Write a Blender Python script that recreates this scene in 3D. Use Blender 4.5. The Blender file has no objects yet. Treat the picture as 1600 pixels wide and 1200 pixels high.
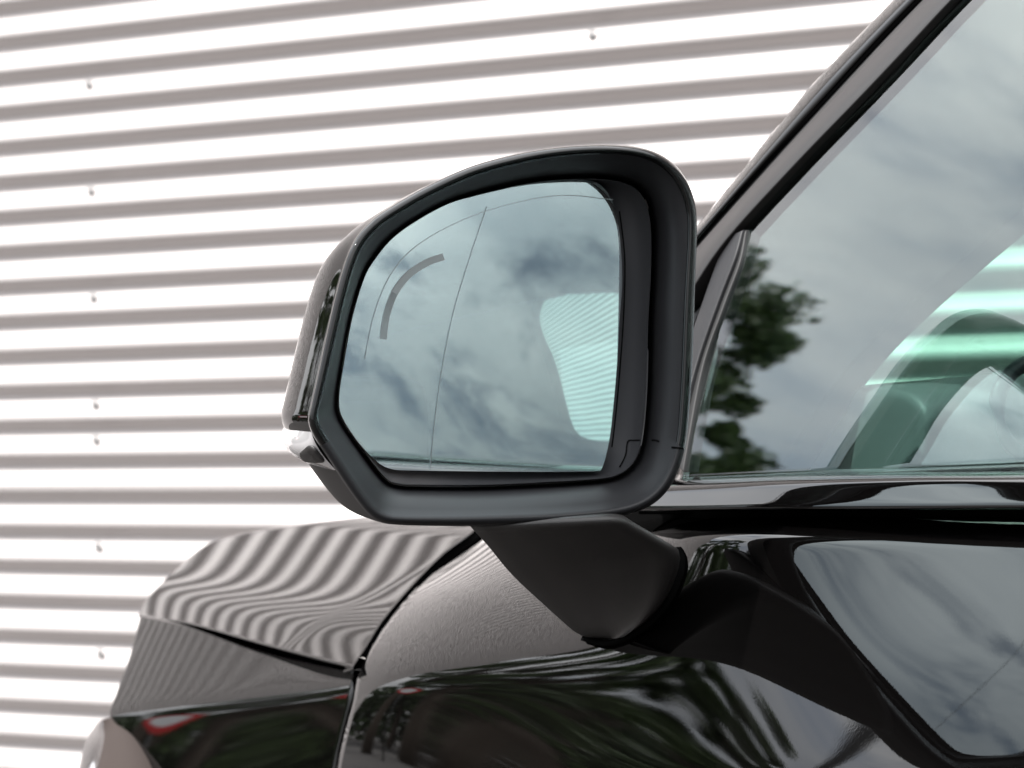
import bpy, bmesh, math, random
import numpy as np
from mathutils import Matrix, Vector, Euler

R = math.radians
scene = bpy.context.scene
COL = scene.collection
random.seed(7); np.random.seed(7)

# ------------------------------------------------------------------ camera
FPX = 6000.0                                  # focal length in pixels of a 1600 wide frame
cam_d = bpy.data.cameras.new('camera'); cam = bpy.data.objects.new('camera', cam_d); COL.objects.link(cam)
CAM_LOC = Vector((0, 0, 1.05))
CAM_R = Matrix.Rotation(R(90.27), 3, 'X') @ Matrix.Rotation(R(-1.2), 3, 'Z')
cam.matrix_world = Matrix.Translation(CAM_LOC) @ CAM_R.to_4x4()
cam_d.sensor_width = 36; cam_d.lens = FPX / 1600 * 36
cam_d.clip_start = 0.05; cam_d.clip_end = 2000
cam_d.dof.use_dof = True; cam_d.dof.focus_distance = 2.16; cam_d.dof.aperture_fstop = 21
scene.camera = cam

# ------------------------------------------------------------------ light
SUN_EL, SUN_AZ = 50, 262                       # azimuth clockwise from +Y
world = bpy.data.worlds.new('World'); scene.world = world; world.use_nodes = True
nt = world.node_tree; nt.nodes.clear()
def wn(t, **k):
    n = nt.nodes.new(t)
    for a, b in k.items(): setattr(n, a, b)
    return n
out = wn('ShaderNodeOutputWorld'); bg = wn('ShaderNodeBackground')
sky = wn('ShaderNodeTexSky', sky_type='NISHITA', sun_disc=False, sun_elevation=R(SUN_EL), sun_rotation=R(SUN_AZ),
         air_density=1.0, dust_density=1.5, ozone_density=1.2)
tc = wn('ShaderNodeTexCoord')
mp = wn('ShaderNodeMapping'); mp.inputs['Scale'].default_value = (1, 1, 1.9); mp.inputs['Location'].default_value = (1.37, 0.0, 0.1)
nt.links.new(tc.outputs['Generated'], mp.inputs['Vector'])
n1 = wn('ShaderNodeTexNoise'); n1.inputs['Scale'].default_value = 5.2; n1.inputs['Detail'].default_value = 9; n1.inputs['Roughness'].default_value = 0.58; n1.inputs['Distortion'].default_value = 0.35
n2 = wn('ShaderNodeTexNoise'); n2.inputs['Scale'].default_value = 4.0; n2.inputs['Detail'].default_value = 6; n2.inputs['Roughness'].default_value = 0.5
for n in (n1, n2): nt.links.new(mp.outputs['Vector'], n.inputs['Vector'])
mask = wn('ShaderNodeMapRange', interpolation_type='SMOOTHSTEP'); mask.inputs['From Min'].default_value = 0.30; mask.inputs['From Max'].default_value = 0.50; mask.inputs['To Min'].default_value = 0.33
nt.links.new(n1.outputs['Fac'], mask.inputs['Value'])
shade = wn('ShaderNodeMapRange'); shade.inputs['From Min'].default_value = 0.30; shade.inputs['From Max'].default_value = 0.72
nt.links.new(n2.outputs['Fac'], shade.inputs['Value'])
cmix = wn('ShaderNodeMix', data_type='RGBA')
CLOUD_DARK, CLOUD_LIT = (5.2, 5.5, 6.0, 1), (11.0, 10.9, 10.8, 1)
cmix.inputs[6].default_value = CLOUD_DARK; cmix.inputs[7].default_value = CLOUD_LIT
nt.links.new(shade.outputs['Result'], cmix.inputs[0])
smix = wn('ShaderNodeMix', data_type='RGBA')
nt.links.new(mask.outputs['Result'], smix.inputs[0]); nt.links.new(sky.outputs['Color'], smix.inputs[6]); nt.links.new(cmix.outputs[2], smix.inputs[7])
sep = wn('ShaderNodeSeparateXYZ'); nt.links.new(tc.outputs['Generated'], sep.inputs[0])
grad = wn('ShaderNodeMapRange'); grad.inputs['From Min'].default_value = 0; grad.inputs['From Max'].default_value = 1   # overcast sky: brighter towards the zenith
grad.inputs['To Min'].default_value = 0.6; grad.inputs['To Max'].default_value = 2.6
nt.links.new(sep.outputs['Z'], grad.inputs['Value'])
gm = wn('ShaderNodeVectorMath', operation='SCALE'); nt.links.new(cmix.outputs[2], gm.inputs[0]); nt.links.new(grad.outputs['Result'], gm.inputs['Scale'])
nt.links.new(gm.outputs['Vector'], smix.inputs[7])
nt.links.new(smix.outputs[2], bg.inputs['Color']); bg.inputs['Strength'].default_value = 0.135
nt.links.new(bg.outputs['Background'], out.inputs['Surface'])

sun_d = bpy.data.lights.new('sun', 'SUN'); sun = bpy.data.objects.new('sun', sun_d); COL.objects.link(sun)
sun_d.energy = 5.0; sun_d.angle = R(0.6); sun_d.color = (1, 0.965, 0.93)
az, el = R(SUN_AZ), R(SUN_EL)
sdir = Vector((math.sin(az) * math.cos(el), math.cos(az) * math.cos(el), math.sin(el)))
sun.rotation_euler = sdir.to_track_quat('Z', 'Y').to_euler(); sun.location = sdir * 30
vs = scene.view_settings; vs.view_transform = 'Standard'; vs.look = 'None'; vs.exposure = 0.6; vs.gamma = 1

# ------------------------------------------------------------------ helpers
CR = np.array(CAM_R); CL = np.array(CAM_LOC)
YAW = R(23)                                    # the car points 23 degrees left of the view
FW = np.array((-math.sin(YAW), math.cos(YAW), 0)); LT = np.array((math.cos(YAW), math.sin(YAW), 0)); UP = np.array((0, 0, 1.0))
def rays(px, py):
    px, py = np.asarray(px, float), np.asarray(py, float)
    v = np.stack([(px - 800) / FPX, -(py - 600) / FPX, -np.ones_like(px)], -1)
    return v @ CR.T
def unproj(px, py, depth): return CL + rays(px, py) * np.asarray(depth, float)[..., None]
def project(P):
    v = (np.asarray(P) - CL) @ CR
    return 800 + FPX * v[..., 0] / -v[..., 2], 600 - FPX * v[..., 1] / -v[..., 2]
def W(F, L, Z): return np.asarray(F)[..., None] * FW + np.asarray(L)[..., None] * LT + np.asarray(Z)[..., None] * UP
def fit_curve(pts, n, smooth=True):
    """resample a polyline (Catmull-Rom) to n points by arc length"""
    p = np.array(pts, float)
    if smooth and len(p) > 2:
        q = np.vstack([2 * p[0] - p[1], p, 2 * p[-1] - p[-2]]); o = []
        for i in range(1, len(q) - 2):
            t = np.linspace(0, 1, 24, endpoint=False)[:, None]
            a, b, c, d = q[i - 1], q[i], q[i + 1], q[i + 2]
            o.append(0.5 * (2 * b + (c - a) * t + (2 * a - 5 * b + 4 * c - d) * t ** 2 + (3 * b - a - 3 * c + d) * t ** 3))
        p = np.vstack(o + [p[-1:]])
    s = np.r_[0, np.cumsum(np.linalg.norm(np.diff(p, axis=0), axis=1))]
    u = np.linspace(0, s[-1], n)
    return np.stack([np.interp(u, s, p[:, k]) for k in range(p.shape[1])], -1)
def fit_loop(pts, n, it=6):
    p = np.array(pts, float); p = np.vstack([p, p[:1]])
    q = fit_curve(np.vstack([p[-3:-1], p, p[1:3]]), 3000)
    # keep exactly one turn
    i0 = np.argmin(np.linalg.norm(q[:900] - p[0], axis=1)); i1 = 2100 + np.argmin(np.linalg.norm(q[2100:] - p[0], axis=1))
    q = q[i0:i1 + 1]
    s = np.r_[0, np.cumsum(np.linalg.norm(np.diff(q, axis=0), axis=1))]
    u = np.linspace(0, s[-1], n, endpoint=False)
    r = np.stack([np.interp(u, s, q[:, k]) for k in (0, 1)], -1)
    for _ in range(it): r = 0.5 * r + 0.25 * (np.roll(r, 1, 0) + np.roll(r, -1, 0))
    return r
def coons(top, bot, left, right, nu, nv):
    """top/bot run left to right, left/right run top to bottom"""
    t, b = fit_curve(top, nu), fit_curve(bot, nu); l, r = fit_curve(left, nv), fit_curve(right, nv)
    u = np.linspace(0, 1, nu)[None, :, None]; v = np.linspace(0, 1, nv)[:, None, None]
    return (1 - v) * t[None] + v * b[None] + (1 - u) * l[:, None] + u * r[:, None] - ((1 - u) * (1 - v) * t[0] + u * (1 - v) * t[-1] + (1 - u) * v * b[0] + u * v * b[-1])

def tag(o, label=None, cat=None, group=None, kind=None):
    for k, v in (('label', label), ('category', cat), ('group', group), ('kind', kind)):
        if v: o[k] = v
    return o
def empty(name, loc, parent=None):
    o = bpy.data.objects.new(name, None); o.empty_display_size = 0.1; COL.objects.link(o)
    if parent: o.parent = parent
    o.location = Vector(loc) - (world_of(parent) if parent else Vector())
    return o
def world_of(o):
    v = Vector(o.location)
    while o.parent: o = o.parent; v += Vector(o.location)
    return v
def mesh(name, V, faces, m, parent=None, smooth=True, bevel=None, solid=None, sub=0, origin=None):
    """V in world coordinates"""
    V = np.asarray(V, float).reshape(-1, 3)
    off = np.array(origin if origin is not None else (world_of(parent) if parent else V.mean(0)))
    me = bpy.data.meshes.new(name); me.from_pydata((V - off).tolist(), [], [list(map(int, f)) for f in faces]); me.update()
    if smooth: me.shade_smooth()
    o = bpy.data.objects.new(name, me); COL.objects.link(o); me.materials.append(m)
    if parent:
        o.parent = parent
        o.location = Vector(off) - world_of(parent)
    else: o.location = off
    if sub: md = o.modifiers.new('sub', 'SUBSURF'); md.levels = md.render_levels = sub
    if solid: md = o.modifiers.new('solid', 'SOLIDIFY'); md.thickness = solid; md.offset = 0
    if bevel: md = o.modifiers.new('bevel', 'BEVEL'); md.width = bevel; md.segments = 3; md.limit_method = 'ANGLE'
    return o
def gridfaces(nv, nu, base=0, wrap=False):
    f = []
    for j in range(nv - 1):
        for i in range(nu if wrap else nu - 1):
            k = (i + 1) % nu
            f.append((base + j * nu + i, base + j * nu + k, base + (j + 1) * nu + k, base + (j + 1) * nu + i))
    return f
def skinned(G, r=0.0025, depth=0.015, inn=LT):
    """grid of world points with a rounded edge turned inwards all round"""
    nv, nu = G.shape[:2]
    def ext(a, b, sign=1):
        d = a - b; d = d / np.maximum(np.linalg.norm(d, axis=-1, keepdims=True), 1e-9); rows = []
        for ang in (30, 60, 90): rows.append(a + d * r * math.sin(R(ang)) + inn * r * (1 - math.cos(R(ang))))
        rows.append(rows[-1] + inn * depth); return rows
    rows = ext(G[0], G[1])[::-1] + [G[j] for j in range(nv)] + ext(G[-1], G[-2])
    A = np.stack(rows)
    l = ext(A[:, 0], A[:, 1])[::-1]; rr = ext(A[:, -1], A[:, -2])
    A = np.stack([x for x in l] + [A[:, i] for i in range(nu)] + [x for x in rr], 1)
    return A
def gridmesh(name, A, m, parent, **k): return mesh(name, A, gridfaces(A.shape[0], A.shape[1]), m, parent, **k)
def box(x0, x1, y0, y1, z0, z1):
    V = [(x, y, z) for z in (z0, z1) for y in (y0, y1) for x in (x0, x1)]
    return V, [(0, 2, 3, 1), (4, 5, 7, 6), (0, 1, 5, 4), (1, 3, 7, 5), (3, 2, 6, 7), (2, 0, 4, 6)]
def carbox(name, f0, f1, l0, l1, z0, z1, m, parent, bevel=0.01):
    V, F_ = box(f0, f1, l0, l1, z0, z1); V = np.array(V)
    return mesh(name, W(V[:, 0], V[:, 1], V[:, 2]), F_, m, parent, smooth=False, bevel=bevel)
def tube(path, rad, n=10):
    """tube along a 3D polyline; returns V, F"""
    p = np.array(path, float); rad = np.broadcast_to(rad, (len(p),)); V = []; d = np.gradient(p, axis=0)
    ref = np.array((0.13, 0.27, 0.95))
    for i in range(len(p)):
        t = d[i] / np.linalg.norm(d[i]); a = np.cross(t, ref)
        if np.linalg.norm(a) < 0.05: a = np.cross(t, (1, 0, 0))
        a /= np.linalg.norm(a); b = np.cross(t, a)
        for k in range(n):
            w = 2 * math.pi * k / n; V.append(p[i] + rad[i] * (a * math.cos(w) + b * math.sin(w)))
    F_ = gridfaces(len(p), n, wrap=True); F_.append(tuple(range(n))[::-1]); F_.append(tuple((len(p) - 1) * n + k for k in range(n)))
    return V, F_
def join(*vf):
    V, F_ = [], []
    for v, f in vf:
        b = len(V); V += [tuple(x) for x in v]; F_ += [tuple(i + b for i in q) for q in f]
    return V, F_

# ------------------------------------------------------------------ materials
def mat(name, col, rough=0.5, metal=0.0, coat=0.0, coat_rough=0.03, ior=1.5, bump=None, var=None, spec=0.5):
    if coat: spec = 0.0                          # all the shine comes from the clear coat
    m = bpy.data.materials.new(name); m.use_nodes = True; t = m.node_tree; b = t.nodes['Principled BSDF']
    b.inputs['Base Color'].default_value = (*col, 1); b.inputs['Roughness'].default_value = rough; b.inputs['Metallic'].default_value = metal
    b.inputs['Coat Weight'].default_value = coat; b.inputs['Coat Roughness'].default_value = coat_rough; b.inputs['Coat IOR'].default_value = 1.42; b.inputs['IOR'].default_value = ior
    b.inputs['Specular IOR Level'].default_value = spec
    c = t.nodes.new('ShaderNodeTexCoord')
    if var:                                     # (scale, amount): mottled base colour
        n = t.nodes.new('ShaderNodeTexNoise'); n.inputs['Scale'].default_value = var[0]; n.inputs['Detail'].default_value = 6
        t.links.new(c.outputs['Object'], n.inputs['Vector']); mx = t.nodes.new('ShaderNodeMix'); mx.data_type = 'RGBA'
        mx.inputs[6].default_value = (*[x * (1 - var[1]) for x in col], 1); mx.inputs[7].default_value = (*[min(1, x * (1 + var[1])) for x in col], 1)
        t.links.new(n.outputs['Fac'], mx.inputs[0]); t.links.new(mx.outputs[2], b.inputs['Base Color'])
    if bump:                                    # (scale, strength, distance)
        n = t.nodes.new('ShaderNodeTexNoise'); n.inputs['Scale'].default_value = bump[0]; n.inputs['Detail'].default_value = 2
        t.links.new(c.outputs['Object'], n.inputs['Vector']); bp = t.nodes.new('ShaderNodeBump')
        bp.inputs['Strength'].default_value = bump[1]; bp.inputs['Distance'].default_value = bump[2]
        t.links.new(n.outputs['Fac'], bp.inputs['Height']); t.links.new(bp.outputs['Normal'], b.inputs['Normal'])
        if coat: t.links.new(bp.outputs['Normal'], b.inputs['Coat Normal'])
    return m
def glass_mat(name, tint, ior, rough=0.0):
    m = bpy.data.materials.new(name); m.use_nodes = True; t = m.node_tree; t.nodes.clear()
    o = t.nodes.new('ShaderNodeOutputMaterial'); mx = t.nodes.new('ShaderNodeMixShader'); f = t.nodes.new('ShaderNodeFresnel'); f.inputs['IOR'].default_value = ior
    a = t.nodes.new('ShaderNodeBsdfTransparent'); a.inputs['Color'].default_value = (*tint, 1); g = t.nodes.new('ShaderNodeBsdfGlossy'); g.inputs['Roughness'].default_value = rough
    # Fresnel of the outward side whichever way the ray crosses the thin sheet
    geo = t.nodes.new('ShaderNodeNewGeometry')
    t.links.new(f.outputs['Fac'], mx.inputs['Fac']); t.links.new(a.outputs[0], mx.inputs[1]); t.links.new(g.outputs[0], mx.inputs[2]); t.links.new(mx.outputs[0], o.inputs['Surface'])
    inv = t.nodes.new('ShaderNodeMath'); inv.operation = 'MULTIPLY_ADD'; inv.inputs[1].default_value = 1.0 / ior - ior; inv.inputs[2].default_value = ior
    t.links.new(geo.outputs['Backfacing'], inv.inputs[0])
    # the Fresnel node flips the ratio itself on back faces; undo it so that leaving rays are not totally reflected
    inv2 = t.nodes.new('ShaderNodeMath'); inv2.operation = 'MULTIPLY_ADD'; inv2.inputs[1].default_value = 1.0 / ior - ior; inv2.inputs[2].default_value = ior
    t.links.new(geo.outputs['Backfacing'], inv2.inputs[0]); t.links.new(inv2.outputs[0], f.inputs['IOR'])
    return m
M = dict(
    paint=mat('black car paint', (0.0012, 0.0011, 0.0011), 0.3, 0, 1.0, 0.006, bump=(700, 0.012, 0.0003)),
    gloss=mat('piano black plastic', (0.002, 0.002, 0.002), 0.12, 0, 1.0, 0.02),
    satin=mat('satin black plastic', (0.015, 0.015, 0.0165), 0.45, bump=(1800, 0.12, 0.0003), spec=0.25),
    arm=mat('grained black plastic', (0.0155, 0.014, 0.0135), 0.5, bump=(1300, 0.3, 0.0004), var=(25, 0.12)),
    carrier=mat('dark grey plastic', (0.03, 0.031, 0.034), 0.45),
    rubber=mat('black rubber', (0.008, 0.008, 0.008), 0.6),
    pillar=mat('satin pillar film', (0.013, 0.012, 0.012), 0.36, spec=0.26),
    window=glass_mat('tinted side glass', (0.76, 0.88, 0.85), 1.85),
    windscreen=glass_mat('tinted windscreen glass', (0.56, 0.72, 0.665), 1.4),
    mirror=mat('mirror silvering', (0.75, 0.845, 0.875), 0.0, 1.0),
    line=mat('etched line', (0.46, 0.50, 0.51), 0.25, 0.8),
    dots=mat('etched warning symbol', (0.30, 0.32, 0.325), 0.3, 0.7),
    clear=mat('clear lamp plastic', (0.72, 0.71, 0.72), 0.06, 0.6, 1.0),
    chrome=mat('lamp chrome', (0.38, 0.37, 0.37), 0.08, 1.0),
    lampbody=mat('headlamp bezel', (0.042, 0.034, 0.031), 0.7, spec=0.03),
    trim=mat('dark cabin trim', (0.004, 0.004, 0.004), 0.8, spec=0.0),
    dash=mat('dashboard skin', (0.13, 0.14, 0.14), 0.5, bump=(900, 0.2, 0.0004)),
    dark=mat('dark void', (0.004, 0.004, 0.004), 0.9, spec=0.0),
    wall=mat('white coated steel', (0.44, 0.41, 0.40), 0.36, 0.15, var=(3, 0.04)),
    screw=mat('steel screw', (0.32, 0.315, 0.31), 0.4, 0.5),
    asphalt=mat('asphalt', (0.042, 0.038, 0.036), 0.85, bump=(60, 0.5, 0.01), var=(0.8, 0.25)),
    bark=mat('bark', (0.06, 0.045, 0.032), 0.9),
    leaf=mat('leaf', (0.055, 0.095, 0.022), 0.55, var=(0.9, 0.45)),
    leaf2=mat('dark leaf', (0.04, 0.07, 0.02), 0.55, var=(0.9, 0.45)),
    red=mat('red sign paint', (0.55, 0.02, 0.02), 0.4), white=mat('white sign paint', (0.8, 0.8, 0.8), 0.4), galv=mat('galvanised post', (0.05, 0.05, 0.05), 0.5, 0.3),
)

# ------------------------------------------------------------------ ground
V, F_ = [(-400, -400, 0), (400, -400, 0), (400, 400, 0), (-400, 400, 0)], [(0, 1, 2, 3)]
tag(mesh('ground', V, F_, M['asphalt'], smooth=False), kind='structure')

# ------------------------------------------------------------------ corrugated wall
WA = R(50.4); WD = np.array((-math.sin(WA), math.cos(WA), 0)); WN = np.array((-math.cos(WA), -math.sin(WA), 0)); W0 = np.array((0, 6.4, 0))
PITCH, PHASE, WALL_H = 0.0651, 0.47, 4.4
PK = np.array([0, 0.05, 0.10, 0.17, 0.24, 0.31, 0.36, 0.41, 0.46, 0.58, 0.72, 0.84, 0.91, 0.96, 1.0])
PD = np.array([-0.0105, -0.0104, -0.0090, -0.0045, 0.0015, 0.0072, 0.0097, 0.0105, 0.0102, 0.0068, 0.0010, -0.0046, -0.0078, -0.0098, -0.0105])
def prof(u): return float(np.interp(u % 1.0, PK, PD))   # from the valley up: a long flank rising outwards is read downwards, the short flank is turned under
wall = empty('corrugated_wall', W0 + WD * 1.0)
tag(wall, 'white corrugated steel wall with horizontal ribs behind the black car', 'wall')
S0, S1 = -70.0, 9.0
nr = int(WALL_H / PITCH); per = 14; k0 = 0
while k0 < nr:                                  # sheets of 14 ribs, lapped
    k1 = min(k0 + per, nr); V = []; zs = np.unique(np.r_[(k0 - 0.22 if k0 else 0), np.clip((np.arange(k0, k1 + 1)[:, None] + PK[None, :-1] - PHASE).ravel(), k0, k1), k1])
    for s in (S0, -30.0, -12.0, -5.0, -2.0, 0.0, 1.0, 3.0, S1):
        for z in zs: V.append(W0 + WD * s + WN * (prof(z + PHASE) + (0.0012 if k0 // per % 2 else 0)) + UP * z * PITCH)
    mesh('cladding_sheet', V, gridfaces(9, len(zs)), M['wall'], wall)
    k0 = k1
sv, sf = [], []
scr = None
def screw(s, z):
    global scr
    c = W0 + WD * s + UP * z
    if scr is None:
        V = []; n = 8
        for (r, h) in ((0.0095, 0), (0.0095, 0.0012), (0.0055, 0.0016), (0.0055, 0.006), (0.002, 0.007)):
            for k in range(n): a = 2 * math.pi * k / n; V.append(c + WD * r * math.cos(a) + UP * r * math.sin(a) + WN * (0.006 + h))
        f = gridfaces(5, n, wrap=True) + [tuple(range(4 * n, 5 * n))]
        scr = mesh('screw', V, f, M['screw'], wall, smooth=False, origin=c)
        return
    o = scr.copy(); COL.objects.link(o); o.location = Vector(c) - world_of(wall)

# ------------------------------------------------------------------ car body side surface
C0 = 1.01
TAB = {  # column x: (y, tilt of the skin in degrees: 0 upright, 90 lying flat)
    60: [(900, 80), (960, 70), (1050, 60), (1120, 50), (1200, 40), (1500, 5)],
    200: [(860, 82), (945, 72), (985, 68), (1050, 60), (1120, 50), (1200, 38), (1500, 0)],
    350: [(800, 84), (850, 74), (930, 64), (975, 52), (1000, 60), (1040, 50), (1100, 38), (1135, 14), (1200, 3), (1500, 0)],
    560: [(800, 61), (900, 62), (930, 62), (985, 54), (1010, 46), (1048, 36), (1068, 18), (1080, 10.5), (1110, 7), (1200, 2), (1500, 0)],
    700: [(800, 59), (850, 61), (915, 62), (935, 53), (955, 46), (1035, 34), (1062, 18), (1080, 11), (1120, 8), (1200, 5), (1500, 0)],
    880: [(790, 62), (820, 62), (850, 61.5), (885, 61.5), (905, 51), (1010, 34), (1045, 20), (1150, 15), (1250, 8), (1500, 0)],
    1010: [(790, 80), (822, 74), (834, 50), (846, 26), (1000, 22), (1200, 16), (1300, 8), (1500, 0)],
    1060: [(790, 80), (826, 72), (834, 30), (843, 16), (1000, 16), (1200, 17), (1300, 8), (1500, 0)],
    1190: [(790, 80), (829, 72), (837, 32), (847, 19), (1000, 21), (1200, 21), (1300, 8), (1500, 0)],
    1300: [(790, 80), (830, 72), (838, 34), (850, 30), (1000, 30), (1200, 26), (1350, 8), (1500, 0)],
    2200: [(790, 80), (833, 72), (840, 34), (850, 30), (1000, 30), (1200, 26), (1350, 8), (1500, 0)],
}
TX = sorted(TAB)
def tilt(x, y):
    cols = [np.interp(y, [a for a, _ in TAB[k]], [b for _, b in TAB[k]]) for k in TX]
    cols = np.stack(cols); i = np.clip(np.searchsorted(TX, x) - 1, 0, len(TX) - 2)
    x0, x1 = np.array(TX)[i], np.array(TX)[i + 1]; w = np.clip((x - x0) / (x1 - x0), 0, 1)
    ii = np.indices(x.shape); a = cols[(i, *ii)]; b = cols[(i + 1, *ii)]
    return a * (1 - w) + b * w
NF, NZ = 240, 420
gF = np.linspace(1.2, 3.7, NF); gZ = np.linspace(0.45, 1.05, NZ)
GF, GZ = np.meshgrid(gF, gZ, indexing='ij')
CD = 0.965
plan = CD + np.where(gF > 2.45, 0.26 * np.maximum(gF - 2.45, 0) ** 2, 0) + 0.025 * (np.sqrt((1.90 - gF) ** 2 + 0.004) + (1.90 - gF))
GL = np.repeat(plan[:, None], NZ, 1)
def gauss(a, s, axis):
    n = int(3 * s) + 1; k = np.exp(-0.5 * (np.arange(-n, n + 1) / s) ** 2); k /= k.sum()
    p = np.pad(a, [(n, n) if i == axis else (0, 0) for i in range(2)], mode='edge')
    return np.apply_along_axis(lambda v: np.convolve(v, k, 'valid'), axis, p)
def gauss_odd(a, s, axis):                      # the same, but a sloping border keeps its slope
    a = np.moveaxis(a, axis, 0); n = int(3 * s) + 1; k = np.exp(-0.5 * (np.arange(-n, n + 1) / s) ** 2); k /= k.sum()
    p = np.concatenate([2 * a[:1] - a[n:0:-1], a, 2 * a[-1:] - a[-2:-n - 2:-1]], 0)
    return np.moveaxis(sum(k[i] * p[i:i + len(a)] for i in range(2 * n + 1)), 0, axis)
for _ in range(5):
    x, y = project(W(GF, GL, GZ))
    T = tilt(x, y); T = gauss(gauss(T, 7, 0), 1.6, 1)
    dL = np.tan(np.radians(np.clip(T, -20, 84)))
    cum = np.concatenate([np.zeros((NF, 1)), np.cumsum((dL[:, 1:] + dL[:, :-1]) / 2 * (gZ[1] - gZ[0]), 1)], 1)
    zr = np.array([gZ[np.argmin(np.abs(y[i] - 1085))] for i in range(NF)]); zr = gauss(zr[:, None], 6, 0)[:, 0]
    ref = np.array([np.interp(zr[i], gZ, cum[i]) for i in range(NF)])
    GL = 0.3 * GL + 0.7 * (plan[:, None] + cum - ref[:, None])
GL = gauss(gauss(GL, 3, 0), 1.2, 1)
def bil(F, Z):
    a = np.clip((F - gF[0]) / (gF[1] - gF[0]), 0, NF - 1.001); b = np.clip((Z - gZ[0]) / (gZ[1] - gZ[0]), 0, NZ - 1.001)
    i, j = a.astype(int), b.astype(int); u, v = a - i, b - j
    return GL[i, j] * (1 - u) * (1 - v) + GL[i + 1, j] * u * (1 - v) + GL[i, j + 1] * (1 - u) * v + GL[i + 1, j + 1] * u * v
def onto(px, py, Lf, d0=1.5, d1=4.6, n=900):
    """where the ray of a pixel meets the surface L = Lf(F, Z)"""
    r = rays(px, py); D = np.linspace(d0, d1, n)
    P = CL + r[..., None, :] * D[:, None]
    g = P @ LT - Lf(P @ FW, P[..., 2])
    s = (g[..., 1:] >= 0) & (g[..., :-1] < 0)
    hit = s.any(-1); k = np.where(hit, s.argmax(-1), np.abs(g).argmin(-1).clip(0, n - 2))
    a = np.take_along_axis(g, k[..., None], -1)[..., 0]; b = np.take_along_axis(g, k[..., None] + 1, -1)[..., 0]
    w = np.where(hit, a / np.where(a - b == 0, 1, a - b), 0.0)
    return CL + r * (D[k] + w * (D[1] - D[0]))[..., None], hit
def smoothgrid(G, it):
    for _ in range(it):
        G = G.copy(); H = G.copy()
        H[1:-1, 1:-1] = 0.5 * G[1:-1, 1:-1] + 0.125 * (G[2:, 1:-1] + G[:-2, 1:-1] + G[1:-1, 2:] + G[1:-1, :-2]); G = H
    return G

car = empty('car', W(1.6, C0 + 0.9, 0.0))
tag(car, 'black car with a large left side mirror, parked beside the corrugated wall', 'car')

DL = [(733, 812), (731, 830), (698, 868), (648, 921), (607, 971), (578, 1017), (561, 1051), (552, 1097), (538, 1150), (527, 1200), (512, 1290)]
DT = [(733, 812), (850, 813), (960, 810), (1060, 809), (1300, 808), (1600, 809), (1900, 810)]
G = coons(DT, [(512, 1290), (900, 1290), (1300, 1290), (1900, 1290)], DL, [(1900, 810), (1900, 830), (1900, 1000), (1900, 1290)], 220, 150)
G3, hit = onto(G[..., 0], G[..., 1], bil); print('door hit', hit.mean())
DOOR_EDGE = G3[:, 0].copy()
low = G3[-1]; extra = [low + np.array((0, 0, -z)) + LT * (0.3 * z * z) for z in (0.05, 0.12, 0.2, 0.3, 0.42)]
G3 = np.concatenate([G3, np.stack(extra)], 0)
door = gridmesh('front_door', skinned(G3, 0.0025, 0.03), M['paint'], car)

def sst(x, a, b):
    t = np.clip((x - a) / (b - a), 0, 1); return t * t * (3 - 2 * t)
def depth_of(P): return -((np.asarray(P) - CL) @ CR)[..., 2]
def seam_depth(y): return np.interp(y, DSEAM[:, 0], DSEAM[:, 1])
DSEAM = np.array(sorted((project(p)[1], depth_of(p)) for p in DOOR_EDGE))

FT = [(219, 964), (300, 983), (400, 1017), (480, 1037), (552, 1052)]
FL_ = [(219, 964), (203, 1025), (183, 1080), (172, 1122), (205, 1150), (236, 1203), (262, 1290)]
FR_ = [(552, 1052), (544, 1095), (530, 1150), (519, 1200), (505, 1290)]
GP = coons(FT, [(262, 1290), (390, 1290), (505, 1290)], FL_, FR_, 90, 80)
def fenderL(F, Z):
    """the flank of the fender: leans back above a soft edge, nearly upright below it"""
    u = Z - 0.86; q = F - 2.9; p = FENDP
    L = p[0] + p[1] * u + p[2] * u * u / 2 + p[3] * q + p[4] * q * q / 2 + p[5] * q * u + p[6] * q ** 3 / 6 + p[7] * q * q * u + p[8] * q * u * u
    return L + p[9] * 0.003 * np.logaddexp(0, (p[10] + p[11] * q + p[12] * q * q - Z) / 0.003)
FENDP = (1.00455, 0.69903, 0.59942, 0.03117, -0.02587, 0.14594, 0.64456, -0.24879, -0.04807, 0.39834, 0.81537, -0.09822, 0.0397)
G3, hit = onto(GP[..., 0], GP[..., 1], fenderL, 2.2, 5.2, 1500); FD = depth_of(G3); print('fender hit', hit.mean())
FT_X, FT_D, FT_P = GP[0, :, 0], FD[0], G3[0].copy()
hl = empty('headlight', unproj(np.array(180.), np.array(1180.), np.array(3.3)), car)
def lamp(name, left, right, d0, d1, m, bulge):
    P = coons([left[0], right[0]], [left[-1], right[-1]], left, right, 20, 20); u = np.linspace(0, 1, 20)[None, :]; v = np.linspace(0, 1, 20)[:, None]
    D = np.array(d0)[:, None] * (1 - u) + np.array(d1)[:, None] * u - bulge * 4 * u * (1 - u) * (0.4 + 0.6 * np.sin(math.pi * v)) ; return gridmesh(name, skinned(unproj(P[..., 0], P[..., 1], D), 0.002, 0.03), m, hl, sub=1)
edge = [(172, 1122), (205, 1150), (236, 1203), (262, 1290)]; mid = [(159, 1126), (163, 1150), (154, 1203), (148, 1290)]; tip = [(152, 1128), (134, 1158), (124, 1200), (112, 1290)]
de = np.interp(fit_curve(edge, 20)[:, 1], GP[:, 0, 1], FD[:, 0]) - 0.004
lamp('lamp_bezel', mid, edge, de + 0.02, de, M['lampbody'], 0.012)
lamp('lamp_lens', tip, mid, de + 0.05, de + 0.022, M['chrome'], 0.012)
G3 = CL + rays(GP[..., 0], GP[..., 1]) * FD[..., None]
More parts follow.
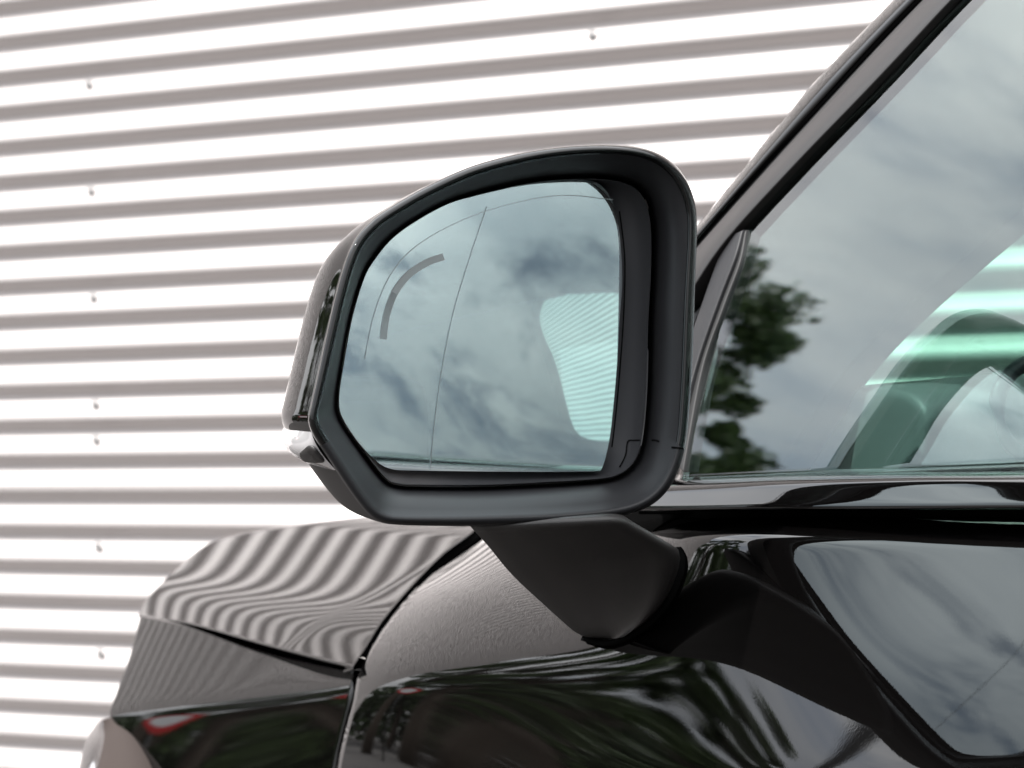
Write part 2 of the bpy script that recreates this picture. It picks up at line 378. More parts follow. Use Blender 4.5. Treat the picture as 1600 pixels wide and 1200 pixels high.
lowf = G3[-1]; G3 = np.concatenate([G3, np.stack([lowf + np.array((0, 0, -z)) + LT * (0.3 * z * z) for z in (0.05, 0.12, 0.2, 0.3, 0.42)])], 0)
gridmesh('front_fender', skinned(G3, 0.003, 0.03), M['paint'], car, sub=2)

HT = [(222, 946), (238, 926), (280, 884), (325, 849), (372, 834), (420, 826), (500, 815), (580, 807), (650, 806), (752, 806)]
HB = [(216, 961), (300, 975), (400, 1003), (480, 1025), (551, 1043)]
HR = [(752, 806), (740, 830), (693, 866), (642, 918), (600, 968), (570, 1015), (551, 1043)]
GP = coons(HT, HB, [(222, 946), (216, 961)], HR, 110, 70)
def hoodL(F, Z):
    """the flank of the hood: rolls over a character line below, flattens towards the crown, folds softly near the windscreen"""
    u = Z - 0.891; q = F - 3.0; sp = lambda v, w: w * np.logaddexp(0, v / w); p = HOODP
    L = p[0] + p[1] * u + p[2] * u * u / 2 + p[3] * q + p[4] * q * q / 2 + p[5] * q * u + p[6] * q ** 3 / 6 + p[7] * q * q * u + p[8] * q * u * u
    return L + 0.85 * (sp(-u, 0.004) - 0.004 * math.log(2)) + 0.9 * sp(u - 0.0565, 0.0010) + 0.03 * sp(2.77 - F, 0.008)
HOODP = (1.0402, 2.3052, -3.4651, 0.0813, 0.1719, -0.7151, -0.2443, 0.2316, 1.5359)   # a smooth sheet, so the ribs of the wall run evenly across it
G3, hit = onto(GP[..., 0], GP[..., 1], hoodL, 2.2, 5.2, 1500); HD = depth_of(G3)
print('hood hit', hit.mean(), 'shut line', FD[0, ::10], HD[-1, ::10], 'seam', [(round(HD[j, -1], 3), round(float(seam_depth(GP[j, -1, 1])), 3)) for j in range(8, 30, 5)])
top = G3[0]                                     # the crown of the hood goes on over the engine to the far side
rows = [top]
for s, dz in ((0.01, 0.0005), (0.03, 0.001), (0.08, 0.001), (0.2, 0.0), (0.5, -0.004), (0.9, -0.01), (1.25, -0.03), (1.42, -0.07), (1.46, -0.2)):
    p = top + LT * s; p[:, 2] += dz; rows.append(p)
low = G3[-1]; low = G3[-1]; lip = [low - UP * 0.0012 + LT * 0.0008, low - UP * 0.0018 + LT * 0.003, low - UP * 0.0018 + LT * 0.03]
A = np.concatenate([np.stack(rows[:0:-1]), G3, np.stack(lip)], 0)
A = np.concatenate([(A[:, :1] - UP * 0.004 + LT * 0.01), (A[:, :1] - UP * 0.002 + FW * 0.0005), A, (A[:, -1:] - UP * 0.001 + FW * 0.0004), (A[:, -1:] - UP * 0.004 + FW * 0.02)], 1)
gridmesh('hood', A, M['paint'], car, sub=2)

# black sheet added as the shade inside the long gap between hood and fender
hx_, _y = project(low); ft = np.stack([np.interp(hx_, FT_X, FT_P[:, k]) for k in range(3)], -1)
gridmesh('hood_gap_backing', np.stack([low + LT * 0.012 + UP * 0.006, low + LT * 0.03, ft + LT * 0.03, ft + LT * 0.03 - UP * 0.02])[:, :-12], M['dark'], car)

he = G3[:, -1].copy(); _x, hy_ = project(he); _x, dy_ = project(DOOR_EDGE); o_ = np.argsort(dy_); de_ = np.stack([np.interp(hy_, dy_[o_], DOOR_EDGE[o_, k]) for k in range(3)], -1)
gridmesh('door_gap_backing', np.stack([he + FW * 0.02 - UP * 0.003, he + LT * 0.01 - UP * 0.006, de_ + LT * 0.028, de_ + LT * 0.028 - FW * 0.03])[:, :-6], M['dark'], car)  # black backing added so the gap between hood and door stays dark

# ------------------------------------------------------------------ waist trim, glass, pillars
def belt_z(F): return 1.0155 - 0.020 * (F - 1.9)   # the sill falls gently towards the front
def sweep_rows(rows, n=90, x0=1040, x1=1980):
    """rows: list of (curve in pixels, L offset function of x)"""
    out_ = []
    for crv, off in rows:
        c = fit_curve(crv, n); Lf = lambda F, Z, o=off: C0 + o + 0 * F
        out_.append(onto(c[:, 0], c[:, 1], Lf)[0])
    return np.stack(out_)
def row(ys, off): return ([(x, y) for x, y in zip((985, 1100, 1200, 1300, 1450, 1600, 1980), ys)], off)
A = sweep_rows([
    row((746, 741, 738, 736, 733, 730, 722), 0.045),
    row((750, 744, 740, 738, 735, 732, 724), 0.030),
    row((754, 749, 745, 742, 739, 737, 730), 0.012),
    row((760, 756, 750, 747, 744, 743, 737), 0.004),
    row((766, 762, 757, 753, 750, 749, 744), 0.000),
    row((776, 774, 770, 767, 765, 764, 762), -0.003),
    row((788, 787, 785, 783, 782, 781, 780), -0.0065),
    row((795, 795, 794, 794, 793, 792, 792), -0.0085),
    row((799, 799, 798, 798, 797, 796, 796), -0.006),
    row((800, 800, 799, 799, 798, 797, 797), 0.03)])
gridmesh('waist_trim', A, M['paint'], car, sub=2)
carbox('door_inner_panel', 1.15, 2.45, C0 + 0.050, C0 + 0.075, 0.5, 1.004, M['dark'], car)  # also a black backing, put in to block light through the gaps

def winL(F, Z):
    h = Z - 1.013
    return C0 + 0.026 + math.tan(R(21)) * h + 0.25 * h * h
gA, gB, gC_, gD = (1058, 752), (1163, 350), (1900, -420), (1900, 724)
G = coons([gB, gC_], [gA, gD], [gB, gA], [gC_, gD], 70, 50)
G3, hit = onto(G[..., 0], G[..., 1], winL); print('win hit', hit.mean())
# the glass goes on back to the B pillar
back = [G3[:, -1] - FW * s for s in (0.15, 0.3, 0.45, 0.7, 1.0, 1.4)]
back = [np.stack([W((p @ FW), winL(p @ FW, p[:, 2]), p[:, 2])]).reshape(-1, 3) for p in back]
G3 = np.concatenate([G3] + [b[:, None] for b in back], 1)
gridmesh('side_window', G3, M['window'], car, solid=0.0035)
ROOF = G3[0, -1][2]

def band(name, c0, c1, o0, o1, m, parent, r=0.003, depth=0.012, bulge=0.0, n=60, Lf=None):
    """a strip between two pixel curves lying on the window plane with offsets o0/o1 (negative = outboard)"""
    a, b = fit_curve(c0, n), fit_curve(c1, n); rows = []
    for k, v in enumerate(np.linspace(0, 1, 9)):
        c = a * (1 - v) + b * v; o = o0 * (1 - v) + o1 * v - bulge * math.sin(math.pi * v)
        rows.append(onto(c[:, 0], c[:, 1], lambda F, Z, o=o: winL(F, Z) + o)[0])
    return gridmesh(name, skinned(np.stack(rows), r, depth), m, parent)
pil = empty('a_pillar', unproj(np.array(1250.), np.array(200.), 2.2), car)
e0 = [(1050, 395), (1093, 348), (1180, 240), (1265, 137), (1330, 68), (1396, 0), (1500, -104), (1800, -395)]
e1 = [(1055, 418), (1108, 356), (1208, 244), (1306, 137), (1372, 66), (1436, 0), (1540, -104), (1840, -395)]
e2 = [(1058, 424), (1113, 359), (1213, 247), (1311, 140), (1377, 68), (1442, 0), (1546, -104), (1846, -395)]
e3 = [(1068, 470), (1130, 378), (1235, 262), (1345, 148), (1415, 74), (1484, 0), (1588, -104), (1888, -395)]
e4 = [(1072, 480), (1163, 350), (1262, 248), (1385, 130), (1445, 62), (1508, 0), (1612, -104), (1912, -395)]
band('pillar_panel', e0, e1, 0.017, 0.012, M['paint'], pil, 0.002, 0.03, 0.006)
band('pillar_seal', e1, e2, 0.014, 0.014, M['rubber'], pil, 0.0005, 0.01)
band('pillar_frame', e2, e3, 0.006, -0.008, M['pillar'], pil, 0.0015, 0.012, 0.004)
band('window_seal', e3, e4, 0.004, -0.001, M['rubber'], pil, 0.001, 0.012, 0.0)
# sail panel in the front corner of the window
band('sail_strip', [(1136, 372), (1120, 410), (1095, 480), (1062, 580), (1030, 700)], [(1158, 362), (1146, 405), (1118, 478), (1085, 575), (1054, 700)], -0.004, -0.006, M['satin'], pil, 0.001, 0.01, 0.0005)
band('sail_cover', [(1062, 480), (1107, 383), (1116, 384), (1124, 392), (1132, 380)], [(1010, 690), (1040, 640), (1060, 590), (1080, 520), (1120, 410)], 0.012, 0.008, M['gloss'], pil, 0.003, 0.01, 0.004)
band('glass_run', [(1158, 362), (1146, 405), (1118, 478), (1085, 575), (1054, 720)], [(1164, 362), (1154, 412), (1127, 485), (1095, 580), (1066, 735)], -0.002, -0.004, M['rubber'], pil, 0.001, 0.01, 0.0)

# ------------------------------------------------------------------ cabin
FAR = C0 + 1.50
def carquad(name, pts, m, thick=0.03, parent=None):
    V = np.array([W(np.array(f), np.array(l), np.array(z)) for f, l, z in pts])
    return mesh(name, V, [tuple(range(len(V)))], m, parent or car, smooth=False, solid=thick)
carquad('roof', [(1.62, C0 + 0.20, ROOF + 0.02), (1.62, FAR + 0.06, ROOF + 0.02), (-1.7, FAR + 0.06, ROOF + 0.04), (-1.6, C0 + 0.2, ROOF + 0.04)], M['trim'])
carquad('floor_pan', [(2.5, C0 + 0.06, 0.45), (2.5, FAR, 0.45), (-1.6, FAR, 0.45), (-1.6, C0 + 0.06, 0.45)], M['trim'])
carquad('firewall', [(2.5, C0 + 0.06, 0.45), (2.5, FAR, 0.45), (2.5, FAR, 0.99), (2.5, C0 + 0.06, 0.99)], M['trim'])
carquad('tailgate', [(-1.6, C0 + 0.06, 0.45), (-1.6, FAR, 0.45), (-1.6, FAR + 0.05, ROOF + 0.04), (-1.6, C0 + 0.1, ROOF + 0.04)], M['trim'])
carbox('far_door', -1.6, 2.4, FAR, FAR + 0.08, 0.45, 1.0, M['paint'], car)
carbox('rear_door', -1.6, 1.1, C0 + 0.0, C0 + 0.08, 0.45, 1.0, M['paint'], car)
# far side above the belt: pillars and roof rail round an open window, traced as one flat panel with a hole
HOLE = fit_loop([(0.19, 1.035), (0.12, 1.117), (0.07, 1.25), (0.0, 1.365), (0.015, 1.425), (0.08, 1.452), (0.22, 1.428), (0.45, 1.397), (0.9, 1.29), (1.25, 1.15), (1.48, 1.03), (1.1, 1.022), (0.6, 1.022)], 140, 3)
def on_rect(p):                                 # the hole point pushed out to the border of the panel, seen from its centre
    c = np.array((0.6, 1.15)); d = p - c; lim = []
    for v, lo1, hi1 in ((d[0], -1.7 - c[0], 1.9 - c[0]), (d[1], 0.98 - c[1], ROOF + 0.03 - c[1])):
        lim.append(hi1 / v if v > 1e-6 else lo1 / v if v < -1e-6 else 1e9)
    return c + d * min(lim)
RECT = np.array([on_rect(p) for p in HOLE]); rows = []
for l, q in ((FAR + 0.04, RECT), (FAR + 0.04, HOLE), (FAR, HOLE), (FAR, RECT)): rows.append(W(q[:, 0], np.full(len(q), l), q[:, 1]))
mesh('far_side_frame', np.array(rows), gridfaces(4, len(HOLE), wrap=True), M['trim'], car, smooth=False)
mesh('far_window', W(HOLE[:, 0], np.full(len(HOLE), FAR + 0.02), HOLE[:, 1]), [tuple(range(len(HOLE)))], M['window'], car, smooth=False, solid=0.004)
# inner trim of the near pillar: its rear edge is the diagonal seen through the glass
band('pillar_trim', [(1000, 800), (1030, 742), (1072, 590), (1140, 352), (1365, 122), (1892, -400)], [(1150, 800), (1206, 742), (1300, 600), (1400, 492), (1600, 318), (2000, -30)], 0.014, 0.055, M['trim'], car, 0.002, 0.02)
c = fit_curve([(800, 690), (880, 590), (1050, 395), (1093, 348), (1180, 240), (1265, 137), (1330, 68), (1396, 0), (1500, -104), (1800, -395)], 30)
e0p = onto(c[:, 0], c[:, 1], lambda F, Z: winL(F, Z) + 0.03)[0]
gridmesh('windscreen', np.stack([e0p + LT * s_ + FW * 0.10 * (1 - ((s_ - 0.66) / 0.66) ** 2) for s_ in np.linspace(0.004, 1.32, 16)]), M['windscreen'], car, solid=0.005)
# dashboard with its end vent and the hood over the instruments
D = []
for l in np.linspace(C0 + 0.115, FAR - 0.05, 30):
    h = 0.012 * math.exp(-((l - C0 - 0.33) / 0.16) ** 2)          # the cowl over the instruments
    D.append([W(np.array(f), np.array(l), np.array(z)) for f, z in ((2.50, 1.000), (2.36, 1.036), (2.22, 1.050 + h), (2.08, 1.056 + h), (2.03, 1.052 + h), (2.01, 1.035), (2.03, 1.0), (2.0, 0.97), (1.97, 0.9), (2.02, 0.7))])
D = np.array(D); mid_ = D[:1].mean(1, keepdims=True); mid_[..., 2] -= 0.08
D = np.concatenate([D[:1] * 0.02 + mid_ * 0.98, D[:1] * 0.6 + mid_ * 0.4, D[:1] * 0.96 + mid_ * 0.04, D], 0); dash = gridmesh('dashboard', D, M['dash'], car, sub=2)
def torus(c, axis, r0, r1, n=36, m=10):
    a = np.cross(axis, UP); a /= np.linalg.norm(a); b = np.cross(a, axis); V = []
    for i in range(n):
        t = 2 * math.pi * i / n; d = a * math.cos(t) + b * math.sin(t)
        for j in range(m): p = 2 * math.pi * j / m; V.append(c + d * (r0 + r1 * math.cos(p)) + axis * r1 * math.sin(p))
    F_ = [(i * m + j, i * m + (j + 1) % m, ((i + 1) % n) * m + (j + 1) % m, ((i + 1) % n) * m + j) for i in range(n) for j in range(m)]
    return V, F_
vc = unproj(np.array(1622.), np.array(640.), np.array(2.33))
mesh('air_vent', *torus(vc, -FW, 0.029, 0.005), M['carrier'], dash)
vc = unproj(np.array(1365.), np.array(676.), np.array(2.50)); e = [(math.cos(t) * (0.026), math.sin(t) * 0.0032) for t in np.linspace(0, 2 * math.pi, 30, endpoint=False)]; V = []
for k, dz in ((1.0, 0.002), (0.9, 0.006), (0.62, 0.006), (0.55, 0.001), (0.02, 0.001)):
    for x, y in e: V.append(vc + np.array((1, 0, 0)) * x * k + UP * y * k - FW * dz)
mesh('defroster_vent', V, gridfaces(5, 30, wrap=True), M['carrier'], dash)
carbox('kick_panel', 1.75, 2.49, C0 + 0.085, C0 + 0.112, 0.5, 0.99, M['dash'], car, 0.004)
# a wheel rim and a seat back further inside
mesh('steering_wheel', *torus(W(np.array(1.86), np.array(C0 + 0.44), np.array(0.96)), (-FW * 0.9 + UP * 0.43), 0.185, 0.015, 48, 12), M['carrier'], car)
carbox('seat_back', 0.62, 0.76, C0 + 0.16, C0 + 0.62, 0.6, 1.16, M['trim'], car, 0.05)

# ------------------------------------------------------------------ side mirror
mc = unproj(np.array(790.), np.array(520.), np.array(2.2))
sm = empty('side_mirror', mc, car)
def nvec(deg, up=0.0):
    n = math.cos(R(deg)) * LT + math.sin(R(deg)) * FW; n = n * math.cos(R(up)) + UP * math.sin(R(up)); return n
NB = nvec(-83, 2)                               # outward normal of the bezel opening (towards the rear)
def onplane(px, s, n=NB, c=mc):
    """pixel loop -> points on the plane s metres in front (car-forward) of the bezel plane"""
    r = rays(px[:, 0], px[:, 1]); q = c - n * s
    return CL + r * (((q - CL) @ n) / (r @ n))[:, None]
OUT = [(620, 820), (700, 822), (780, 821), (860, 818), (930, 812), (985, 803), (1020, 788), (1044, 765), (1060, 735), (1071, 695), (1077, 640), (1082, 560), (1086, 450), (1089, 360), (1086, 318),
       (1073, 282), (1050, 253), (1018, 235), (975, 227), (920, 226), (860, 231), (800, 242), (735, 260), (670, 289), (620, 317), (583, 342), (557, 370), (540, 405), (524, 460), (510, 520), (497, 580),
       (485, 635), (481, 658), (490, 682), (512, 715), (545, 765), (572, 800), (592, 815)]
CAR_ = [(662, 758), (760, 758), (867, 753), (940, 748), (968, 741), (986, 727), (998, 706), (1005, 668), (1010, 602), (1013, 500), (1017, 425), (1017, 360), (1011, 322), (998, 299), (976, 286), (940, 280), (887, 280),
        (825, 286), (750, 303), (700, 318), (650, 345), (612, 373), (584, 406), (568, 435), (550, 495), (537, 565), (529, 622), (534, 652), (560, 693), (600, 745), (622, 756)]
GL_ = [(700, 736), (800, 737), (880, 737), (932, 736), (941, 731), (952, 688), (959, 628), (965, 556), (968, 500), (972, 448), (971, 400), (966, 350), (958, 318), (943, 293), (925, 283), (887, 281),
       (825, 287), (750, 304), (700, 319), (650, 346), (613, 373), (585, 407), (569, 436), (551, 496), (538, 566), (530, 622), (535, 652), (561, 692), (590, 722), (612, 733), (640, 735)]
NL = 240
def aligned(pts, it=6):
    """loop resampled by angle so that all loops share their parameter"""
    q = fit_loop(pts, 1600, it); c = np.array((790, 520)); a = np.arctan2(q[:, 1] - c[1], q[:, 0] - c[0])
    o = np.argsort(a); a, q = a[o], q[o]; t = np.linspace(-math.pi, math.pi, NL, endpoint=False)
    aa = np.r_[a - 2 * math.pi, a, a + 2 * math.pi]; qq = np.vstack([q, q, q])
    return np.stack([np.interp(t, aa, qq[:, 0]), np.interp(t, aa, qq[:, 1])], -1)
lo, lc, lg = aligned(OUT, 8), aligned(CAR_, 8), aligned(GL_, 6)
def toward(a, b, px):
    d = b - a; return a + d / np.linalg.norm(d, axis=1, keepdims=True) * px
def between(v): return lo * (1 - v) + lc * v
# bezel rings from the outer edge over the ridge down the inner wall
ring_def = [(lo, 0.020), (lo, 0.010), (toward(lo, lc, 1.5), 0.005), (toward(lo, lc, 5), 0.001), (toward(lo, lc, 10), 0.0), (toward(lo, lc, 14), 0.001), (toward(lo, lc, 17), 0.0045),
            (between(0.42), 0.010), (between(0.62), 0.018), (between(0.82), 0.030), (between(0.93), 0.045), (between(0.98), 0.06)]
RB = np.stack([onplane(l, s) for l, s in ring_def])
glossy_side = np.array([p[1] < 700 for p in lo])
def loopfaces(rows, keep, base=0):
    f = []
    for j in rows:
        for i in range(NL):
            if keep[i]: k = (i + 1) % NL; f.append((j * NL + i, j * NL + k, (j + 1) * NL + k, (j + 1) * NL + i))
    return f
def compact(V, F_):
    V = np.asarray(V).reshape(-1, 3); u = sorted({i for f in F_ for i in f}); m = {a: b for b, a in enumerate(u)}
    return V[u], [tuple(m[i] for i in f) for f in F_]
allk = np.ones(NL, bool)
mesh('bezel', *compact(RB, loopfaces(range(6, 11), allk) + loopfaces(range(0, 6), ~glossy_side)), M['satin'], sm)
mesh('bezel_trim', *compact(RB, loopfaces(range(0, 6), glossy_side)), M['gloss'], sm)
# shell: cap above, indicator in the middle, lower cover beneath
cen = lo.mean(0)
def shell_ring(s, kx, ky, dy=0.0):
    """true outline shrunk about the housing axis and moved s metres forward"""
    P = onplane(lo, 0.02); c = P.mean(0); e1_ = np.cross(UP, NB); e1_ /= np.linalg.norm(e1_); e2_ = np.cross(NB, e1_)
    q = P - c; a, b = q @ e1_, q @ e2_
    return c + np.outer(a * kx, e1_) + np.outer(b * ky, e2_) - NB * (s - 0.02) + UP * dy
SH = np.stack([shell_ring(s, kx, ky, dy) for s, kx, ky, dy in ((0.02, 1, 1, 0), (0.0205, 0.999, 0.999, 0), (0.03, 0.989, 0.990, 0), (0.045, 0.972, 0.968, 0), (0.060, 0.950, 0.936, -0.001), (0.08, 0.908, 0.876, -0.002),
        (0.098, 0.835, 0.78, -0.003), (0.112, 0.69, 0.64, -0.004), (0.121, 0.47, 0.45, -0.005), (0.125, 0.19, 0.18, -0.005))])
ymid = lo[:, 1]
cap_k = ymid < 676; ind_k = (ymid >= 676) & (lo[:, 0] < 540) & (ymid < 735); cov_k = ~cap_k & ~ind_k
cap_k2 = cap_k | ((lo[:, 0] > 1000) & (ymid < 700)); cov_k = ~cap_k2 & ~ind_k
nrow = len(SH) - 1
mesh('mirror_cap', *compact(SH, loopfaces(range(nrow), cap_k2)), M['paint'], sm, sub=1)
it_ = np.clip((ymid - 676) / 59, 0, 1); bul = np.where(ind_k | np.roll(ind_k, 1), np.sin(math.pi * it_), 0)                   # the lens bulges out of the shell
prof_ = np.array([0.25, 0.5, 0.9, 1, 1, 1, 0.8, 0.5, 0.2, 0])[:, None] * bul[None]; c_ = SH.mean(1, keepdims=True); out_ = (SH - c_); out_ /= np.linalg.norm(out_, axis=2, keepdims=True)
SH = SH + out_ * (0.0075 * prof_)[..., None] + UP * (0.0015 * prof_)[..., None]
mesh('indicator_lamp', *compact(SH, loopfaces(range(nrow), ind_k)), M['clear'], sm, sub=1)
mesh('lower_cover', *compact(SH, loopfaces(range(nrow), cov_k)), M['arm'], sm, sub=1)

from mathutils.bvhtree import BVHTree
def bvh_of(A, faces): return BVHTree.FromPolygons([tuple(v) for v in np.asarray(A).reshape(-1, 3)], [tuple(f) for f in faces])
def cast_px(bv, x, y, lift):
    d = rays(np.array(float(x)), np.array(float(y))); d = d / np.linalg.norm(d); h = bv.ray_cast(Vector(CL), Vector(d))
    return np.array(h[0]) - d * lift if h[0] is not None else None
def decal(name, crv, wpx, bv, m, lift=0.0004, n=24, parent=None):
    c = fit_curve(crv, n); t = np.gradient(c, axis=0); nn = np.stack([-t[:, 1], t[:, 0]], -1); nn /= np.linalg.norm(nn, axis=1, keepdims=True)
    V, f = [], []
    for i in range(n):
        a, b = cast_px(bv, *(c[i] - nn[i] * wpx / 2), lift), cast_px(bv, *(c[i] + nn[i] * wpx / 2), lift)
        if a is None or b is None or np.linalg.norm(a - b) > 0.02: continue
        V += [a, b]
    f = [(2 * i, 2 * i + 2, 2 * i + 3, 2 * i + 1) for i in range(len(V) // 2 - 1)]
    return mesh(name, V, f, m, parent or sm)
BV_SH = bvh_of(SH, loopfaces(range(nrow), allk)); BV_RB = bvh_of(RB, loopfaces(range(11), allk))
HX = fit_loop([(458, 711), (466, 702), (477, 693), (487, 697), (497, 708), (507, 724), (496, 727), (480, 726), (467, 724)], 40, 1); HX = (HX - HX.mean(0)) * 0.82 + HX.mean(0) + np.array((5, -1)); hc = HX.mean(0); V = []
for k in (1.0, 0.93, 0.5, 0.02):
    for p in HX * k + hc * (1 - k):
        q = cast_px(BV_SH, *p, 0.0012 if k < 1 else 0.0002); q = q if q is not None else cast_px(BV_RB, *p, 0.001); V.append(q)
V = [v if v is not None else np.mean([w for w in V if w is not None], 0) for v in V]
mesh('indicator_window', V, gridfaces(4, 40, wrap=True), M['arm'], sm)
for k, (c_, w_) in enumerate((([(1049, 699), (1060, 700), (1071, 702), (1077, 704)], 3), ([(1018, 688), (1024, 688), (1030, 690)], 3))): decal('seam', c_, w_, BV_RB, M['dark'])
# glass carrier: a dish whose rim stands proud of the glass
NG = nvec(-83.5, 2.6)
gc = onplane(np.array([[775., 520.]]), 0.034)[0]
RC = np.stack([onplane(lc, 0.055), onplane(lc, 0.034), onplane(lc * 0.997 + cen * 0.003, 0.0325), onplane(lc * 0.985 + lg * 0.015, 0.034), onplane(lg, 0.046)])
mesh('glass_carrier', *compact(RC, loopfaces(range(4), allk)), M['carrier'], sm)
BV_RC = bvh_of(RC, loopfaces(range(4), allk))
for c_ in ([(968, 330), (976, 400), (975, 480), (970, 560), (963, 640), (955, 704), (949, 705)], [(1003, 688), (990, 688), (981, 690), (977, 712), (968, 730)]): decal('seam', c_, 2.2, BV_RC, M['dark'])
# slightly convex mirror glass
def gpt(px, lift=0.0, RAD=1.6):
    p = onplane(np.asarray(px, float), 0, NG, gc); q = p - gc; r2 = (q ** 2).sum(1)
    d = (p - CL) / np.linalg.norm(p - CL, axis=1, keepdims=True); h = -r2 / (2 * RAD) + lift      # sag: rim lies deeper than the crown
    return p - d * (h / np.abs(d @ NG))[:, None] * 1.0
cg = np.array((770., 520.)); rows = [lg * v + cg * (1 - v) for v in (1.0, 0.97, 0.9, 0.8, 0.65, 0.5, 0.35, 0.2, 0.08, 0.01)]
RG = np.stack([gpt(r_) for r_ in rows])
mesh('mirror_glass', RG, gridfaces(len(rows), NL, wrap=True) + [tuple(range((len(rows) - 1) * NL, len(rows) * NL))], M['mirror'], sm)
def on_glass_strip(name, crv, wpx, m, n=40, cut=None):
    c = fit_curve(crv, n); t = np.gradient(c, axis=0); nn = np.stack([-t[:, 1], t[:, 0]], -1); nn /= np.linalg.norm(nn, axis=1, keepdims=True)
    a, b = gpt(c - nn * wpx / 2, 0.0004), gpt(c + nn * wpx / 2, 0.0004)
    V = np.concatenate([a, b]); f = [(i, i + 1, n + i + 1, n + i) for i in range(n - 1) if cut is None or cut(i)]
    return mesh(name, V, f, m, sm)
on_glass_strip('aspheric_line', [(761, 322), (735, 400), (708, 490), (690, 580), (678, 670), (672, 733)], 1.1, M['line'])
on_glass_strip('heater_line', [(958, 312), (880, 305), (800, 318), (720, 345), (650, 385), (610, 430), (585, 490), (570, 560)], 1.2, M['line'])
on_glass_strip('blind_spot_light', [(693, 401), (668, 410), (640, 428), (620, 452), (608, 480), (602, 505), (599, 530)], 11, M['dots'], 300, lambda i: i < 170 or i % 3 != 0)

# arm
AL = [(690, 770), (728, 815), (760, 850), (800, 898), (850, 945), (880, 972), (902, 990), (930, 999), (950, 1000)]
AR = [(930, 770), (975, 806), (1020, 834), (1052, 853), (1062, 864), (1059, 892), (1040, 935), (1010, 970), (975, 995)]
ARM_B = [depth_of(onto(np.array([float(x)]), np.array([float(y)]), bil)[0])[0] for x, y in ((905, 985), (1040, 935))]; print('arm base', ARM_B)
na, nb_ = 26, 40
L_, R_ = fit_curve(AL, na), fit_curve(AR, na); rows = []
for j in range(na):
    v = j / (na - 1); ring = []
    dl, dr = 2.16 * (1 - v) + ARM_B[0] * v, 2.20 * (1 - v) + ARM_B[1] * v
    for i in range(nb_):
        a = 2 * math.pi * i / nb_; u = 0.5 - 0.5 * math.copysign(abs(math.cos(a)) ** 0.75, math.cos(a)); p = L_[j] * (1 - u) + R_[j] * u
        front = np.interp(u, (0, 0.06, 0.26, 0.32, 0.6, 0.9, 0.97, 1), (0, 0.008, 0.0175, 0.0185, 0.0215, 0.018, 0.012, 0))
        dd = dl * (1 - u) + dr * u + (-front if math.sin(a) > 0 else 0.05 * math.sin(-a) ** 0.8)
        ring.append(unproj(np.array(p[0]), np.array(p[1]), np.array(dd + 0.11 * float(np.clip((822 - L_[j][1]) / 40, 0, 1)))))
    rows.append(ring)
A = np.array(rows); f = gridfaces(na, nb_, wrap=True) + [tuple(range(nb_)), tuple(range((na - 1) * nb_, na * nb_))[::-1]]
mesh('mirror_arm', A, f, M['arm'], sm)

gk = []
for off in (-5, -3.5, 3.5, 5):
    c = fit_curve([(1060, 856), (1066, 872), (1063, 898), (1044, 940), (1012, 976), (975, 998), (945, 1005), (915, 997)], 40); t = np.gradient(c, axis=0); nn = np.stack([-t[:, 1], t[:, 0]], -1); nn /= np.linalg.norm(nn, axis=1, keepdims=True)
    P = onto(c[:, 0] + nn[:, 0] * off, c[:, 1] + nn[:, 1] * off, bil)[0]; gk.append(P - LT * (0.003 if abs(off) == 3.5 else -0.001))
gridmesh('arm_gasket', np.array(gk), M['dark'], sm)

